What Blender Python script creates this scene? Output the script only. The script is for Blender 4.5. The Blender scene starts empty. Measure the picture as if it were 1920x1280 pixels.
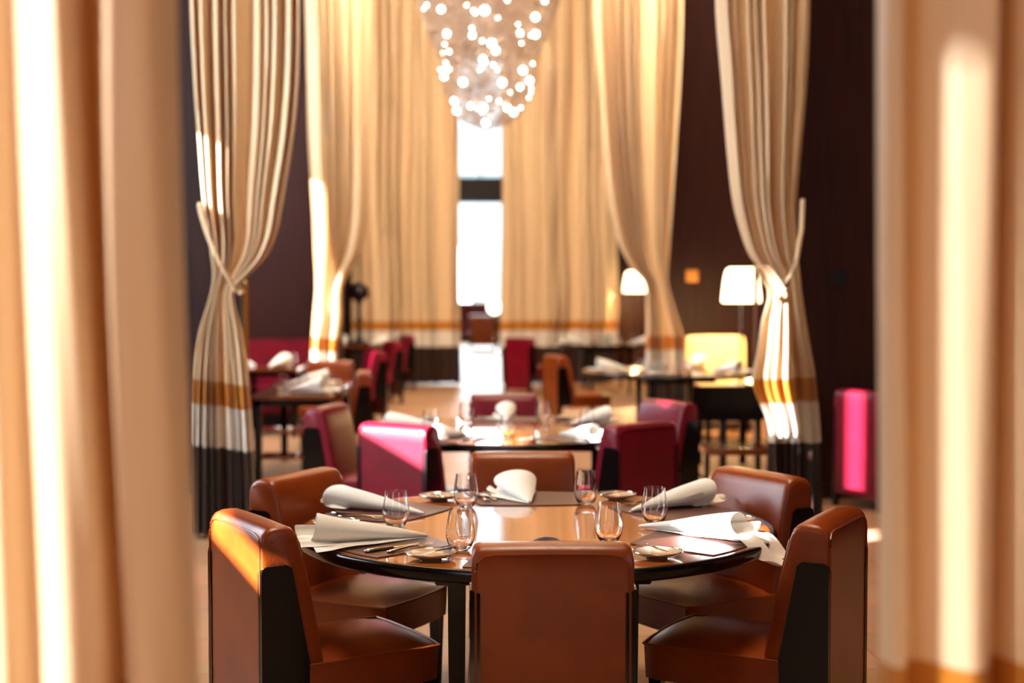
import bpy, bmesh, math, random
from mathutils import Vector, Matrix
PI = math.pi
R = math.radians
rnd = random.Random(7)
scn = bpy.context.scene
col = scn.collection

# ------------------------------------------------------------------ camera
CAM_Z = 1.64
YAW = 0.030          # turned right from the room's axis
FPX = 2667.0
def X(px, Y):        # room x of a photograph column seen at depth Y
    return Y * math.tan(math.atan((px - 960) / FPX) + YAW)
def Z(py, Y):
    return CAM_Z - (py - 537) / FPX * Y

cam = bpy.data.cameras.new('camera')
camo = bpy.data.objects.new('camera', cam)
col.objects.link(camo)
camo.location = (0, 0, CAM_Z)
camo.rotation_euler = (R(90 - 2.21), 0, -YAW)
cam.lens = 50
cam.sensor_width = 36
cam.clip_end = 300
cam.dof.use_dof = True
cam.dof.focus_distance = 4.75
cam.dof.aperture_fstop = 1.5
scn.camera = camo

# ------------------------------------------------------------------ materials
def srgb(r, g, b):
    f = lambda c: (c/255/12.92) if c/255 <= .04045 else ((c/255+.055)/1.055)**2.4
    return (f(r), f(g), f(b), 1)

def mat(name, color, rough=.5, metal=0, spec=.5, coat=0, coat_rough=.05, trans=0, ior=1.45,
        bump=None, emit=None, estr=0, sheen=0, vary=None, translucent=0):
    m = bpy.data.materials.new(name)
    m.use_nodes = True
    nt = m.node_tree
    b = nt.nodes['Principled BSDF']
    I = b.inputs
    I['Base Color'].default_value = color
    I['Roughness'].default_value = rough
    I['Metallic'].default_value = metal
    I['Specular IOR Level'].default_value = spec
    I['Coat Weight'].default_value = coat
    I['Coat Roughness'].default_value = coat_rough
    I['Transmission Weight'].default_value = trans
    I['IOR'].default_value = ior
    I['Sheen Weight'].default_value = sheen
    if emit:
        I['Emission Color'].default_value = emit
        I['Emission Strength'].default_value = estr
    tc = nt.nodes.new('ShaderNodeTexCoord')
    if vary:         # vary = (scale vector, second colour, noise scale)
        mp = nt.nodes.new('ShaderNodeMapping'); mp.inputs['Scale'].default_value = vary[0]
        nt.links.new(tc.outputs['Object'], mp.inputs['Vector'])
        n = nt.nodes.new('ShaderNodeTexNoise'); n.inputs['Scale'].default_value = vary[2]
        n.inputs['Detail'].default_value = 6
        nt.links.new(mp.outputs['Vector'], n.inputs['Vector'])
        mx = nt.nodes.new('ShaderNodeMix'); mx.data_type = 'RGBA'
        mx.inputs[6].default_value = color; mx.inputs[7].default_value = vary[1]
        rp = nt.nodes.new('ShaderNodeMapRange')
        rp.inputs['From Min'].default_value = .35; rp.inputs['From Max'].default_value = .65
        nt.links.new(n.outputs['Fac'], rp.inputs['Value'])
        nt.links.new(rp.outputs['Result'], mx.inputs[0])
        nt.links.new(mx.outputs[2], I['Base Color'])
    if bump:         # (scale, strength)
        n = nt.nodes.new('ShaderNodeTexNoise'); n.inputs['Scale'].default_value = bump[0]
        n.inputs['Detail'].default_value = 4
        nt.links.new(tc.outputs['Object'], n.inputs['Vector'])
        bp = nt.nodes.new('ShaderNodeBump'); bp.inputs['Strength'].default_value = bump[1]
        bp.inputs['Distance'].default_value = .002
        nt.links.new(n.outputs['Fac'], bp.inputs['Height'])
        nt.links.new(bp.outputs['Normal'], I['Normal'])
    if translucent:
        tr = nt.nodes.new('ShaderNodeBsdfTranslucent'); tr.inputs['Color'].default_value = color
        ms = nt.nodes.new('ShaderNodeMixShader'); ms.inputs[0].default_value = translucent
        out = nt.nodes['Material Output']
        nt.links.new(b.outputs[0], ms.inputs[1]); nt.links.new(tr.outputs[0], ms.inputs[2])
        nt.links.new(ms.outputs[0], out.inputs['Surface'])
    return m

def curtain_material():
    m = mat('curtain_satin', srgb(236, 214, 176), rough=.38, spec=.45, sheen=.15)
    nt = m.node_tree; b = nt.nodes['Principled BSDF']
    uv = nt.nodes.new('ShaderNodeUVMap'); uv.uv_map = 'UVMap'
    sp = nt.nodes.new('ShaderNodeSeparateXYZ')
    nt.links.new(uv.outputs[0], sp.inputs[0])
    mu = nt.nodes.new('ShaderNodeMath'); mu.operation = 'MULTIPLY'; mu.inputs[1].default_value = .5
    nt.links.new(sp.outputs['Y'], mu.inputs[0])
    cr = nt.nodes.new('ShaderNodeValToRGB'); cr.color_ramp.interpolation = 'CONSTANT'
    e = cr.color_ramp.elements
    e[0].position = 0; e[0].color = srgb(58, 34, 26)
    e[1].position = .315; e[1].color = srgb(238, 228, 214)
    a = e.new(.45); a.color = srgb(206, 132, 44)
    a = e.new(.53); a.color = srgb(237, 210, 168)
    nt.links.new(mu.outputs[0], cr.inputs[0])
    nt.links.new(cr.outputs[0], b.inputs['Base Color'])
    # fine weave
    tc = nt.nodes.new('ShaderNodeTexCoord')
    n = nt.nodes.new('ShaderNodeTexNoise'); n.inputs['Scale'].default_value = 9; n.inputs['Detail'].default_value = 5
    mp = nt.nodes.new('ShaderNodeMapping'); mp.inputs['Scale'].default_value = (1, 1, .25)
    nt.links.new(tc.outputs['Object'], mp.inputs['Vector']); nt.links.new(mp.outputs[0], n.inputs['Vector'])
    bp = nt.nodes.new('ShaderNodeBump'); bp.inputs['Strength'].default_value = .12; bp.inputs['Distance'].default_value = .008
    nt.links.new(n.outputs['Fac'], bp.inputs['Height']); nt.links.new(bp.outputs[0], b.inputs['Normal'])
    hs = nt.nodes.new('ShaderNodeHueSaturation'); hs.inputs['Saturation'].default_value = 2.3
    nt.links.new(cr.outputs[0], hs.inputs['Color'])
    tr = nt.nodes.new('ShaderNodeBsdfTranslucent')
    nt.links.new(hs.outputs[0], tr.inputs['Color'])
    ms = nt.nodes.new('ShaderNodeMixShader'); ms.inputs[0].default_value = .3
    nt.links.new(b.outputs[0], ms.inputs[1]); nt.links.new(tr.outputs[0], ms.inputs[2])
    nt.links.new(ms.outputs[0], nt.nodes['Material Output'].inputs['Surface'])
    return m

def floor_material():
    m = mat('stone_floor', srgb(190, 148, 112), rough=.42, spec=.22)
    nt = m.node_tree; b = nt.nodes['Principled BSDF']
    tc = nt.nodes.new('ShaderNodeTexCoord')
    br = nt.nodes.new('ShaderNodeTexBrick')
    br.inputs['Color1'].default_value = srgb(190, 146, 110)
    br.inputs['Color2'].default_value = srgb(174, 130, 98)
    br.inputs['Mortar'].default_value = srgb(120, 88, 66)
    br.inputs['Scale'].default_value = 1; br.inputs['Mortar Size'].default_value = .004
    br.inputs['Brick Width'].default_value = 1.2; br.inputs['Row Height'].default_value = .6
    nt.links.new(tc.outputs['Object'], br.inputs['Vector'])
    n = nt.nodes.new('ShaderNodeTexNoise'); n.inputs['Scale'].default_value = 3; n.inputs['Detail'].default_value = 8
    nt.links.new(tc.outputs['Object'], n.inputs['Vector'])
    mx = nt.nodes.new('ShaderNodeMix'); mx.data_type = 'RGBA'; mx.blend_type = 'MULTIPLY'
    mx.inputs[0].default_value = .35
    nt.links.new(br.outputs['Color'], mx.inputs[6]); nt.links.new(n.outputs['Color'], mx.inputs[7])
    nt.links.new(mx.outputs[2], b.inputs['Base Color'])
    return m

M = {}
M['curtain'] = curtain_material()
M['cord'] = mat('cream_cord', srgb(214, 184, 146), rough=.6)
M['floor'] = floor_material()
M['wall'] = mat('dark_wood_panel', srgb(56, 22, 14), rough=.5, spec=.25, vary=((14, 14, .6), srgb(38, 13, 8), 3))
M['ceil'] = mat('ceiling_plaster', srgb(210, 180, 140), rough=.9)
M['trim'] = mat('dark_trim', srgb(40, 18, 14), rough=.35)
M['tan'] = mat('tan_leather', srgb(142, 60, 15), rough=.28, spec=.5, bump=(260, .3), vary=((1, 1, 1), srgb(120, 47, 9), 5))
M['red'] = mat('crimson_leather', srgb(118, 10, 32), rough=.32, spec=.45, bump=(260, .3), vary=((1, 1, 1), srgb(100, 8, 28), 5))
M['gold'] = mat('cream_leather', srgb(238, 212, 150), rough=.4, bump=(260, .3))
M['black'] = mat('black_lacquer', srgb(9, 6, 6), rough=.2, spec=.35, coat=.15)
M['top'] = mat('lacquered_amber_wood', srgb(196, 110, 40), rough=.12, spec=.6, coat=1, coat_rough=.02,
               vary=((6, .8, 1), srgb(172, 88, 28), 4))
M['darktop'] = mat('lacquered_dark_wood', srgb(120, 62, 30), rough=.12, coat=1, coat_rough=.03)
M['mat'] = mat('brown_leather_mat', srgb(82, 46, 40), rough=.34, spec=.5, bump=(500, .3))
M['napkin'] = mat('white_linen', srgb(246, 240, 230), rough=.85, sheen=.3, bump=(24, 1), translucent=.12)
M['glass'] = mat('clear_glass', (1, 1, 1, 1), rough=0, trans=1, ior=1.46)
M['plate'] = mat('smoky_glazed_plate', srgb(160, 138, 120), rough=.14, spec=.7, coat=.6, bump=(70, .8))
M['steel'] = mat('polished_steel', srgb(225, 215, 205), rough=.12, metal=1)
M['brass'] = mat('brass', srgb(214, 160, 84), rough=.25, metal=1)
M['shade'] = mat('glowing_lamp_shade', srgb(255, 240, 200), rough=.8, emit=(1, .80, .46, 1), estr=5)
M['crystal'] = mat('beige_crystal', srgb(196, 172, 152), rough=.28, metal=.55, spec=.6)
M['bulb_and_glint'] = mat('lit_bulb_and_glint', (1, 1, 1, 1), emit=(1, .9, .78, 1), estr=15)  # shared by the bulbs and the glowing sparkle dots
M['globe'] = mat('lit_globe', (1, 1, 1, 1), emit=(1, .88, .7, 1), estr=5)
M['blind'] = mat('pale_blind', srgb(240, 248, 250), rough=.7, translucent=.75)
M['candlestick'] = mat('dark_bronze', srgb(36, 26, 30), rough=.25, metal=.6)
M['building'] = mat('pale_render', srgb(210, 205, 205), rough=.9)
M['paving'] = mat('pale_paving', srgb(200, 200, 200), rough=.9)
M['switch'] = mat('brass_plate', srgb(170, 110, 50), rough=.3, metal=.7)
M['switchd'] = mat('black_plate', srgb(16, 10, 12), rough=.4)
wg = bpy.data.materials.new('window_glass'); wg.use_nodes = True
_nt = wg.node_tree; _nt.nodes.remove(_nt.nodes['Principled BSDF'])
_t = _nt.nodes.new('ShaderNodeBsdfTransparent'); _g = _nt.nodes.new('ShaderNodeBsdfGlossy'); _g.inputs['Roughness'].default_value = .02
_m = _nt.nodes.new('ShaderNodeMixShader'); _m.inputs[0].default_value = .06
_nt.links.new(_t.outputs[0], _m.inputs[1]); _nt.links.new(_g.outputs[0], _m.inputs[2])
_nt.links.new(_m.outputs[0], _nt.nodes['Material Output'].inputs['Surface'])
M['pane'] = wg

# ------------------------------------------------------------------ mesh helpers
def finish(name, bm, material, parent=None, smooth=35, recalc=True):
    me = bpy.data.meshes.new(name)
    if recalc:
        bmesh.ops.recalc_face_normals(bm, faces=bm.faces)
    bm.to_mesh(me); bm.free()
    if smooth:
        for p in me.polygons: p.use_smooth = True
        me.set_sharp_from_angle(angle=R(smooth))
    if isinstance(material, (list, tuple)):
        for mm in material: me.materials.append(mm)
    else:
        me.materials.append(material)
    o = bpy.data.objects.new(name, me)
    col.objects.link(o)
    if parent: o.parent = parent
    return o

def box(bm, x0, x1, y0, y1, z0, z1, bev=0):
    r = bmesh.ops.create_cube(bm, size=1)
    vs = r['verts']
    for v in vs:
        v.co = Vector(((x0+x1)/2 + v.co.x*(x1-x0), (y0+y1)/2 + v.co.y*(y1-y0), (z0+z1)/2 + v.co.z*(z1-z0)))
    if bev:
        es = list({e for v in vs for e in v.link_edges})
        bmesh.ops.bevel(bm, geom=es, offset=bev, segments=2, affect='EDGES')

def loft(bm, rings, close=True, cap=True):
    vr = [[bm.verts.new(p) for p in ring] for ring in rings]
    n = len(vr[0])
    for a, b in zip(vr, vr[1:]):
        for i in range(n if close else n-1):
            j = (i+1) % n
            bm.faces.new((a[i], a[j], b[j], b[i]))
    if cap and close:
        bm.faces.new(vr[0]); bm.faces.new(list(reversed(vr[-1])))
    return vr

def lathe(bm, prof, seg=40, c=(0, 0, 0)):
    prev = None
    for r, z in prof:
        if r < 1e-5:
            ring = [bm.verts.new((c[0], c[1], c[2]+z))]
        else:
            ring = [bm.verts.new((c[0]+r*math.cos(2*PI*i/seg), c[1]+r*math.sin(2*PI*i/seg), c[2]+z)) for i in range(seg)]
        if prev:
            for i in range(seg):
                j = (i+1) % seg
                if len(prev) == 1 and len(ring) == 1: break
                if len(prev) == 1: bm.faces.new((prev[0], ring[i], ring[j]))
                elif len(ring) == 1: bm.faces.new((prev[i], prev[j], ring[0]))
                else: bm.faces.new((prev[i], prev[j], ring[j], ring[i]))
        prev = ring

def tube(bm, pts, r, seg=8, closed=False):
    pts = [Vector(p) for p in pts]
    rings = []
    n = len(pts)
    for i, p in enumerate(pts):
        a = pts[i-1] if (i > 0 or closed) else p
        b = pts[(i+1) % n] if (i < n-1 or closed) else p
        t = (b-a).normalized()
        up = Vector((0, 0, 1)) if abs(t.z) < .9 else Vector((1, 0, 0))
        u = t.cross(up).normalized(); w = t.cross(u)
        rr = r[i] if isinstance(r, (list, tuple)) else r
        rings.append([p + u*rr*math.cos(2*PI*k/seg) + w*rr*math.sin(2*PI*k/seg) for k in range(seg)])
    if closed:
        rings.append(rings[0])
        loft(bm, rings, cap=False)
        bmesh.ops.remove_doubles(bm, verts=bm.verts, dist=1e-6)
    else:
        loft(bm, rings)

def solid(o, t, offset=0):
    md = o.modifiers.new('thickness', 'SOLIDIFY'); md.thickness = t; md.offset = offset
    return o

def tag(o, label, cat, group=None):
    o['label'] = label; o['category'] = cat
    if group: o['group'] = group
    return o

def thing(name, loc=(0, 0, 0), rz=0):
    o = bpy.data.objects.new(name, None); col.objects.link(o)
    o.location = loc; o.rotation_euler = (0, 0, rz); o.empty_display_size = .1
    return o

def struct(name, bm, material, smooth=0):
    o = finish(name, bm, material, smooth=smooth); o['kind'] = 'structure'; return o

def copy_tree(o, parent=None):
    c = o.copy(); col.objects.link(c)
    if parent: c.parent = parent
    for ch in list(o.children): copy_tree(ch, c)
    return c

class Proto:
    """first placement uses the thing itself, later ones are copies"""
    def __init__(self, root): self.root = root; self.used = False
    def place(self, loc, rz, label, cat, group=None, scale=None):
        if self.used: o = copy_tree(self.root)
        else: o = self.root; self.used = True
        o.location = loc; o.rotation_euler = (0, 0, rz)
        if cat == 'chair' and not scale: scale = (1, 1, .981)
        if scale: o.scale = scale if isinstance(scale, (tuple, list)) else (scale,)*3
        else: o.scale = (1, 1, 1)
        for k in ('group',):
            if k in o: del o[k]
        tag(o, label, cat, group)
        return o

# ------------------------------------------------------------------ room
XL, XR, YB, YE, H = -4.5, 5.0, -5.0, 44.0, 9.0
SUN = Vector((.85, .50, -.42))
def sun_hole(tx, ty, tz, hy, hz):  # traces the sun back from a target to the unseen left wall
    t = (tx - XL) / SUN.x
    y, z = ty - SUN.y*t, tz - SUN.z*t
    return (y-hy, y+hy, z-hz, z+hz)
sun_holes = [  # openings added out of view, each shaped to throw sun on its target
    sun_hole(-.84, 4.60, .83, .30, .06),      # corner of the near left chair
    sun_hole(.80, 4.93, .79, .15, .12),     # napkin at the front right seat
    sun_hole(-.50, 7.85, .97, .36, .20),      # crimson chair
    sun_hole(.85, 8.22, .81, .20, .13),      # napkins on the middle table
    sun_hole(-1.66, 9.25, 2.37, .10, .22),     # left tied curtain
    sun_hole(1.97, 9.06, 1.22, .05, .54),      # right tied curtain, low
    sun_hole(-1.86, 16.4, 1.8, .16, 1.1),    # far left curtain edge
    sun_hole(2.3, 15.4, .9, .35, .22),       # far right table
    sun_hole(2.74, 10.3, .55, .10, .40),     # crimson chair by the pier
    sun_hole(.715, 2.09, 1.50, .009, .50),    # near right curtain
    sun_hole(.79, 2.13, 1.50, .004, .52),
    sun_hole(-.62, 2.02, 1.60, .011, .62),   # near left curtain
    sun_hole(-.572, 1.995, 1.55, .0105, .62),
]
def holed_wall(name, x0, x1, y0, y1, z0, z1, hs, axis='x'):
    bm = bmesh.new()
    ys = sorted({y0, y1, *[h[0] for h in hs], *[h[1] for h in hs]})
    for a, b in zip(ys, ys[1:]):
        mid = (a+b)/2
        cuts = sorted([(h[2], h[3]) for h in hs if h[0] < mid < h[1]])
        z = z0
        for c0, c1 in cuts:
            if c0 > z: box(bm, x0, x1, a, b, z, c0) if axis == 'x' else box(bm, a, b, x0, x1, z, c0)
            z = max(z, c1)
        if z < z1: box(bm, x0, x1, a, b, z, z1) if axis == 'x' else box(bm, a, b, x0, x1, z, z1)
    return struct(name, bm, M['wall'])
bm = bmesh.new(); box(bm, XL-.3, XR+.3, YB-.3, YE+.3, -.2, 0); struct('floor', bm, M['floor'])
bm = bmesh.new(); box(bm, XL-.3, XR+.3, YB-.3, YE+.3, H, H+.2); struct('ceiling', bm, M['ceil'])
holed_wall('wall_left', XL-.02, XL, YB, YE, 0, H, sun_holes + [(-4.2, -1.6, .9, 2.6)])
holed_wall('wall_right', XR, XR+.1, YB, YE, 0, H, [(-3.6, -1.2, 1.0, 3.4)])
bm = bmesh.new(); box(bm, XL-.1, XR+.1, YB-.1, YB, 0, H); struct('wall_back', bm, M['wall'])
# end wall with one tall window
WX0, WX1 = -1.2, 1.9
bm = bmesh.new()
box(bm, XL-.1, WX0, YE, YE+.15, 0, H); box(bm, WX1, XR+.1, YE, YE+.15, 0, H)
box(bm, WX0, WX1, YE, YE+.15, 0, .9); box(bm, WX0, WX1, YE, YE+.15, 8.6, H)
struct('wall_end', bm, M['wall'])
bm = bmesh.new()
zt0, zt1 = Z(381, YE), Z(333, YE)
box(bm, WX0, WX1, YE-.08, YE+.06, zt0, zt1)
box(bm, WX0, WX0+.1, YE-.05, YE+.06, .9, 8.6); box(bm, WX1-.1, WX1, YE-.05, YE+.06, .9, 8.6)
box(bm, WX0, WX1, YE-.05, YE+.06, .9, 1.0)
struct('window_1', bm, M['trim'])
bm = bmesh.new(); box(bm, WX0+.1, WX1-.1, YE, YE+.012, 1.0, zt0); o = struct('window_pane', bm, M['pane']); o.parent = bpy.data.objects['window_1']
bm = bmesh.new()
z = zt1 + .02
while z < 8.5:
    box(bm, WX0+.12, WX1-.12, YE-.03, YE-.01, z, z+.085); z += .1
for xx in (WX0+.5, (WX0+WX1)/2, WX1-.5): box(bm, xx-.02, xx+.02, YE-.035, YE-.03, zt1, 8.55)
tag(finish('window_blind', bm, M['blind'], smooth=0), 'pale slatted blind in the upper part of the far window', 'blind')

# piers (walls that stick out between the bays)
def pier(name, x0, x1, Y, t=.3):
    bm = bmesh.new(); box(bm, x0, x1, Y, Y+t, 0, H); struct(name, bm, M['wall'])
pier('wall_pier_left_near', XL, X(452, 11.3), 11.3)
pier('wall_pier_right_near', X(1462, 10.9), XR, 10.9)
pier('wall_pier_left_far', XL, X(640, 17.5), 17.5)
pier('wall_pier_right_far', X(1236, 17.6), XR, 17.6)
pier('wall_pier_left_end', XL, X(680, 25), 25)
pier('wall_pier_right_end', X(1150, 25), XR, 25)
bm = bmesh.new(); box(bm, X(1462, 10.9), XR, 10.875, 10.9, 0, .12); struct('baseboard_right', bm, M['trim'])
bm = bmesh.new(); box(bm, XL, X(452, 11.3), 11.275, 11.3, 0, .12); struct('baseboard_left', bm, M['trim'])

# outside the far window
bm = bmesh.new(); box(bm, -30, 30, YE+1, YE+60, -.3, -.1); struct('ground_outside', bm, M['paving'])
bm = bmesh.new(); box(bm, -14, .1, 70, 80, -.1, 3.4); box(bm, .1, 9, 72, 80, -.1, 2.4); box(bm, -14.1, .2, 69.9, 80, 3.4, 3.55)
tag(finish('building', bm, M['building'], smooth=0), 'low pale building seen through the far window', 'building')

# switch plates on the piers
def plate_on(px, py, Y, s, m, label):
    x, z = X(px, Y), Z(py, Y)
    t = thing('switch_plate', (x, Y-.012, z))
    bm = bmesh.new(); box(bm, -s/2, s/2, 0, .012, -s/2, s/2, .003); finish('plate', bm, m, t)
    bm = bmesh.new(); box(bm, -s/6, s/6, -.005, 0, -s/5, s/5, .001); finish('switch_button', bm, m, t)
    tag(t, label, 'switch')
plate_on(1297, 517, 17.6, .15, M['switch'], 'brass switch plate on the dark pier between the two right curtains')
plate_on(1572, 520, 10.9, .12, M['switchd'], 'black switch plate on the dark pier at the right of the nearer right curtain')

# ------------------------------------------------------------------ curtains
def interp(rows, q):
    """catmull-rom over rows [(z, a, b, ...)] ascending z"""
    n = len(rows)
    if q <= rows[0][0]: return rows[0][1:]
    if q >= rows[-1][0]: return rows[-1][1:]
    for i in range(n-1):
        if rows[i][0] <= q <= rows[i+1][0]: break
    z0, z1 = rows[i][0], rows[i+1][0]
    t = (q-z0)/(z1-z0)
    out = []
    for k in range(1, len(rows[0])):
        p1, p2 = rows[i][k], rows[i+1][k]
        m1 = ((p2-rows[i-1][k])/(z1-rows[i-1][0])*(z1-z0)) if i > 0 else (p2-p1)
        m2 = ((rows[i+2][k]-p1)/(rows[i+2][0]-z0)*(z1-z0)) if i < n-2 else (p2-p1)
        t2, t3 = t*t, t*t*t
        out.append((2*t3-3*t2+1)*p1 + (t3-2*t2+t)*m1 + (-2*t3+3*t2)*p2 + (t3-t2)*m2)
    return out

def curtain(name, Y, rows_px, folds, amp, seed, ztop=8.9, ztie=None, lift=0, nu=None, vshift=0, parent=None, zmin=.02, sharp=1.0, shape=None):
    """rows_px: (py, left px, right px, amplitude factor) from the photograph's outline at depth Y"""
    rr = random.Random(seed)
    rows = sorted([(Z(r[0], Y), X(r[1], Y), X(r[2], Y), r[3]) for r in rows_px])
    # carry the outline up to the ceiling and down to the floor
    a, b = rows[-2], rows[-1]
    if ztop > b[0] + .3:
        rows.append((ztop, b[1] + (b[1]-a[1])*.8, b[2] + (b[2]-a[2])*.8, b[3]))
    if rows[0][0] > .1:
        rows.insert(0, (0, rows[0][1], rows[0][2], rows[0][3]))
    nu = nu or folds*14
    ph = [rr.uniform(0, 2*PI) for _ in range(6)]
    w1 = rr.uniform(.6, 1.1)
    bm = bmesh.new(); uvl = bm.loops.layers.uv.new('UVMap')
    zs = []
    z = zmin
    while z < ztop:
        zs.append(z); z += .035 if z < 4 else .15
    zs.append(ztop)
    grid = []
    for z in zs:
        L, Rr, k = interp(rows, z)
        row = []
        for i in range(nu+1):
            u = i/nu
            f = 2*PI*folds*(u + .045*w1*math.sin(2*PI*1.7*u+ph[0]) + .03*math.sin(2*PI*3.1*u+ph[1]+z*.25))
            d = math.sin(f)
            d = math.copysign(abs(d)**sharp, d)
            a2 = (1 + .45*math.sin(2*PI*1.3*u+ph[3])) * (1+.15*math.sin(z*1.1+ph[5]+5*u))
            if shape:
                q, dy = interp(shape, u)
                xx = L + (Rr-L)*q; y = Y + dy*(1+.12*math.sin(z*1.3+8*u)) + .006*math.sin(9*z*.3+40*u)
                xx += .008*math.sin(z*1.2+11*u)
                row.append((bm.verts.new((xx, y, z)), u)); continue
            y = Y - amp*k*a2*d - .14*amp*k*math.sin(2.3*f+ph[4])
            xx = L + (Rr-L)*u + .30*(Rr-L)/folds*math.sin(2*f+ph[2])*.55
            xx += .10*amp*k*math.sin(z*1.7+ph[1]+4*u)
            row.append((bm.verts.new((xx, y, z)), u))
        grid.append((z, row))
    for (z0, a), (z1, b) in zip(grid, grid[1:]):
        for i in range(nu):
            f = bm.faces.new((a[i][0], a[i+1][0], b[i+1][0], b[i][0]))
            vals = ((a[i][1], z0), (a[i+1][1], z0), (b[i+1][1], z1), (b[i][1], z1))
            for lp, (uu, vv) in zip(f.loops, vals):
                lp[uvl].uv = (uu, vv - lift*uu - vshift)
    bmesh.ops.recalc_face_normals(bm, faces=bm.faces)
    o = finish(name, bm, M['curtain'], parent, smooth=80, recalc=False)
    solid(o, .004)
    return o

# near left pair half, very close to the camera
def fold_shape(pts):
    a, b = pts[0][0], pts[-1][0]
    n = len(pts)-1
    return [(i/n, (p-a)/(b-a), d) for i, (p, d) in enumerate(pts)]
c = curtain('curtain', 2.05, [(0, -420, 322, 1), (500, -420, 334, 1), (900, -420, 350, 1), (1280, -420, 364, 1)], 6, .055, 21, vshift=-.01,
            shape=fold_shape([(-420, 0), (-320, -.05), (-220, .04), (-140, -.05), (-60, .04), (-15, .0), (25, -.035), (60, -.01), (100, -.03), (135, -.055), (165, -.05), (186, -.02), (205, .06), (232, .03), (270, -.035), (320, -.05), (350, -.03), (372, .02)]), nu=200)
tag(c, 'blurred cream curtain hanging closest to the viewer at the left edge', 'curtain')
c = curtain('curtain', 2.15, [(0, 1640, 2330, 1), (500, 1643, 2330, 1), (900, 1650, 2330, 1), (1280, 1655, 2330, 1)], 6, .05, 34,
            shape=fold_shape([(1640, .02), (1650, -.02), (1675, -.03), (1698, .015), (1720, .02), (1755, -.01), (1790, -.05), (1822, -.06), (1846, -.01), (1864, .06), (1884, .01), (1915, -.05), (1960, -.07), (2010, .04), (2080, -.05), (2160, .04), (2240, -.05), (2330, 0)]), nu=200)
tag(c, 'blurred cream curtain hanging closest to the viewer at the right edge', 'curtain')

# middle left, tied back to its left
t = thing('tied_curtain', (0, 0, 0))
curtain('drape', 9.3, [
    (0, 360, 562, 1), (150, 364, 559, 1), (265, 370, 549, 1), (380, 378, 530, .95), (440, 388, 518, .8), (480, 394, 500, .65),
    (512, 398, 470, .45), (540, 396, 440, .3), (570, 388, 440, .4), (620, 372, 452, .6), (700, 360, 462, .8), (820, 356, 470, .9), (1000, 355, 474, .9)],
    9, .075, 5, lift=-.05, vshift=-.02, parent=t)
bm = bmesh.new()
pts = []
for i in range(25):
    s = i/24
    px = 378 + (445-378)*s; py = 385 + (545-385)*(s**.8)
    pts.append((X(px, 9.2), 9.15 - .08*math.sin(PI*s), Z(py, 9.2)))
tube(bm, pts, .014, 8)
pts2 = [(X(378, 9.2), 9.15, Z(385, 9.2)), (X(385, 9.2), 9.45, Z(450, 9.2)), (X(446, 9.2), 9.4, Z(548, 9.2)), (X(450, 9.2), 9.2, Z(548, 9.2))]
tube(bm, pts2, .014, 8)
finish('tie_cord', bm, M['cord'], t)
tag(t, 'cream curtain with amber band tied back beside the left dark pier', 'curtain')

# middle right, tied back to its right
t = thing('tied_curtain', (0, 0, 0))
curtain('drape', 9.3, [
    (0, 1344, 1516, 1), (150, 1354, 1513, 1), (300, 1366, 1503, 1), (380, 1376, 1497, .9), (440, 1392, 1497, .75), (480, 1408, 1499, .6),
    (510, 1432, 1501, .45), (540, 1440, 1504, .4), (580, 1440, 1510, .5), (640, 1434, 1520, .7), (705, 1438, 1531, .9), (825, 1446, 1541, .9), (1000, 1450, 1546, .9)],
    8, .075, 11, lift=.0, vshift=-.02, parent=t)
curtain('loose_tail', 9.12, [
    (497, 1410, 1442, .3), (520, 1426, 1462, .5), (550, 1440, 1478, .8), (600, 1428, 1484, 1), (660, 1420, 1486, 1), (720, 1412, 1488, 1), (790, 1440, 1500, 1), (822, 1446, 1504, 1)],
    4, .03, 3, ztop=Z(497, 9.12), zmin=Z(822, 9.12), vshift=-.02, parent=t)
bm = bmesh.new()
pts = [(X(1497, 9.3), 9.2, Z(375, 9.3)), (X(1492, 9.3), 9.15, Z(430, 9.3)), (X(1478, 9.3), 9.08, Z(490, 9.3)), (X(1455, 9.3), 9.04, Z(540, 9.3)), (X(1440, 9.3), 9.08, Z(560, 9.3))]
tube(bm, pts, .016, 8)
finish('tie_cord', bm, M['cord'], t)
tag(t, 'cream curtain knotted back beside the right dark pier with a loose white tail', 'curtain')

# far left and far right
c = curtain('tied_curtain', 16.5, [
    (0, 572, 700, 1), (250, 579, 694, 1), (400, 588, 688, .9), (470, 590, 676, .7), (520, 592, 650, .45), (545, 592, 640, .4), (600, 587, 640, .6), (665, 583, 632, .8), (800, 583, 632, .8)],
    8, .10, 8, lift=-.03)
tag(c, 'cream curtain gathered beside the far left pier with one bright sunlit edge', 'curtain')
c = curtain('tied_curtain', 16.5, [
    (0, 1112, 1272, 1), (200, 1120, 1268, 1), (350, 1134, 1262, 1), (450, 1156, 1256, .8), (500, 1182, 1252, .5), (530, 1208, 1252, .4), (580, 1212, 1264, .6), (640, 1212, 1280, .8), (800, 1212, 1284, .8)],
    8, .10, 9)
tag(c, 'cream curtain swept right behind the small glowing lamp on the right', 'curtain')
# end pair
c = curtain('curtain', 23.8, [(0, 660, 868, 1), (300, 660, 860, 1), (712, 662, 862, 1)], 9, .12, 14)
tag(c, 'long straight cream curtain left of the bright far window gap', 'curtain')
c = curtain('curtain', 23.8, [(0, 940, 1150, 1), (300, 940, 1152, 1), (560, 942, 1156, 1), (712, 942, 1146, 1)], 9, .12, 16)
tag(c, 'long straight cream curtain right of the bright far window gap', 'curtain')

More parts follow.
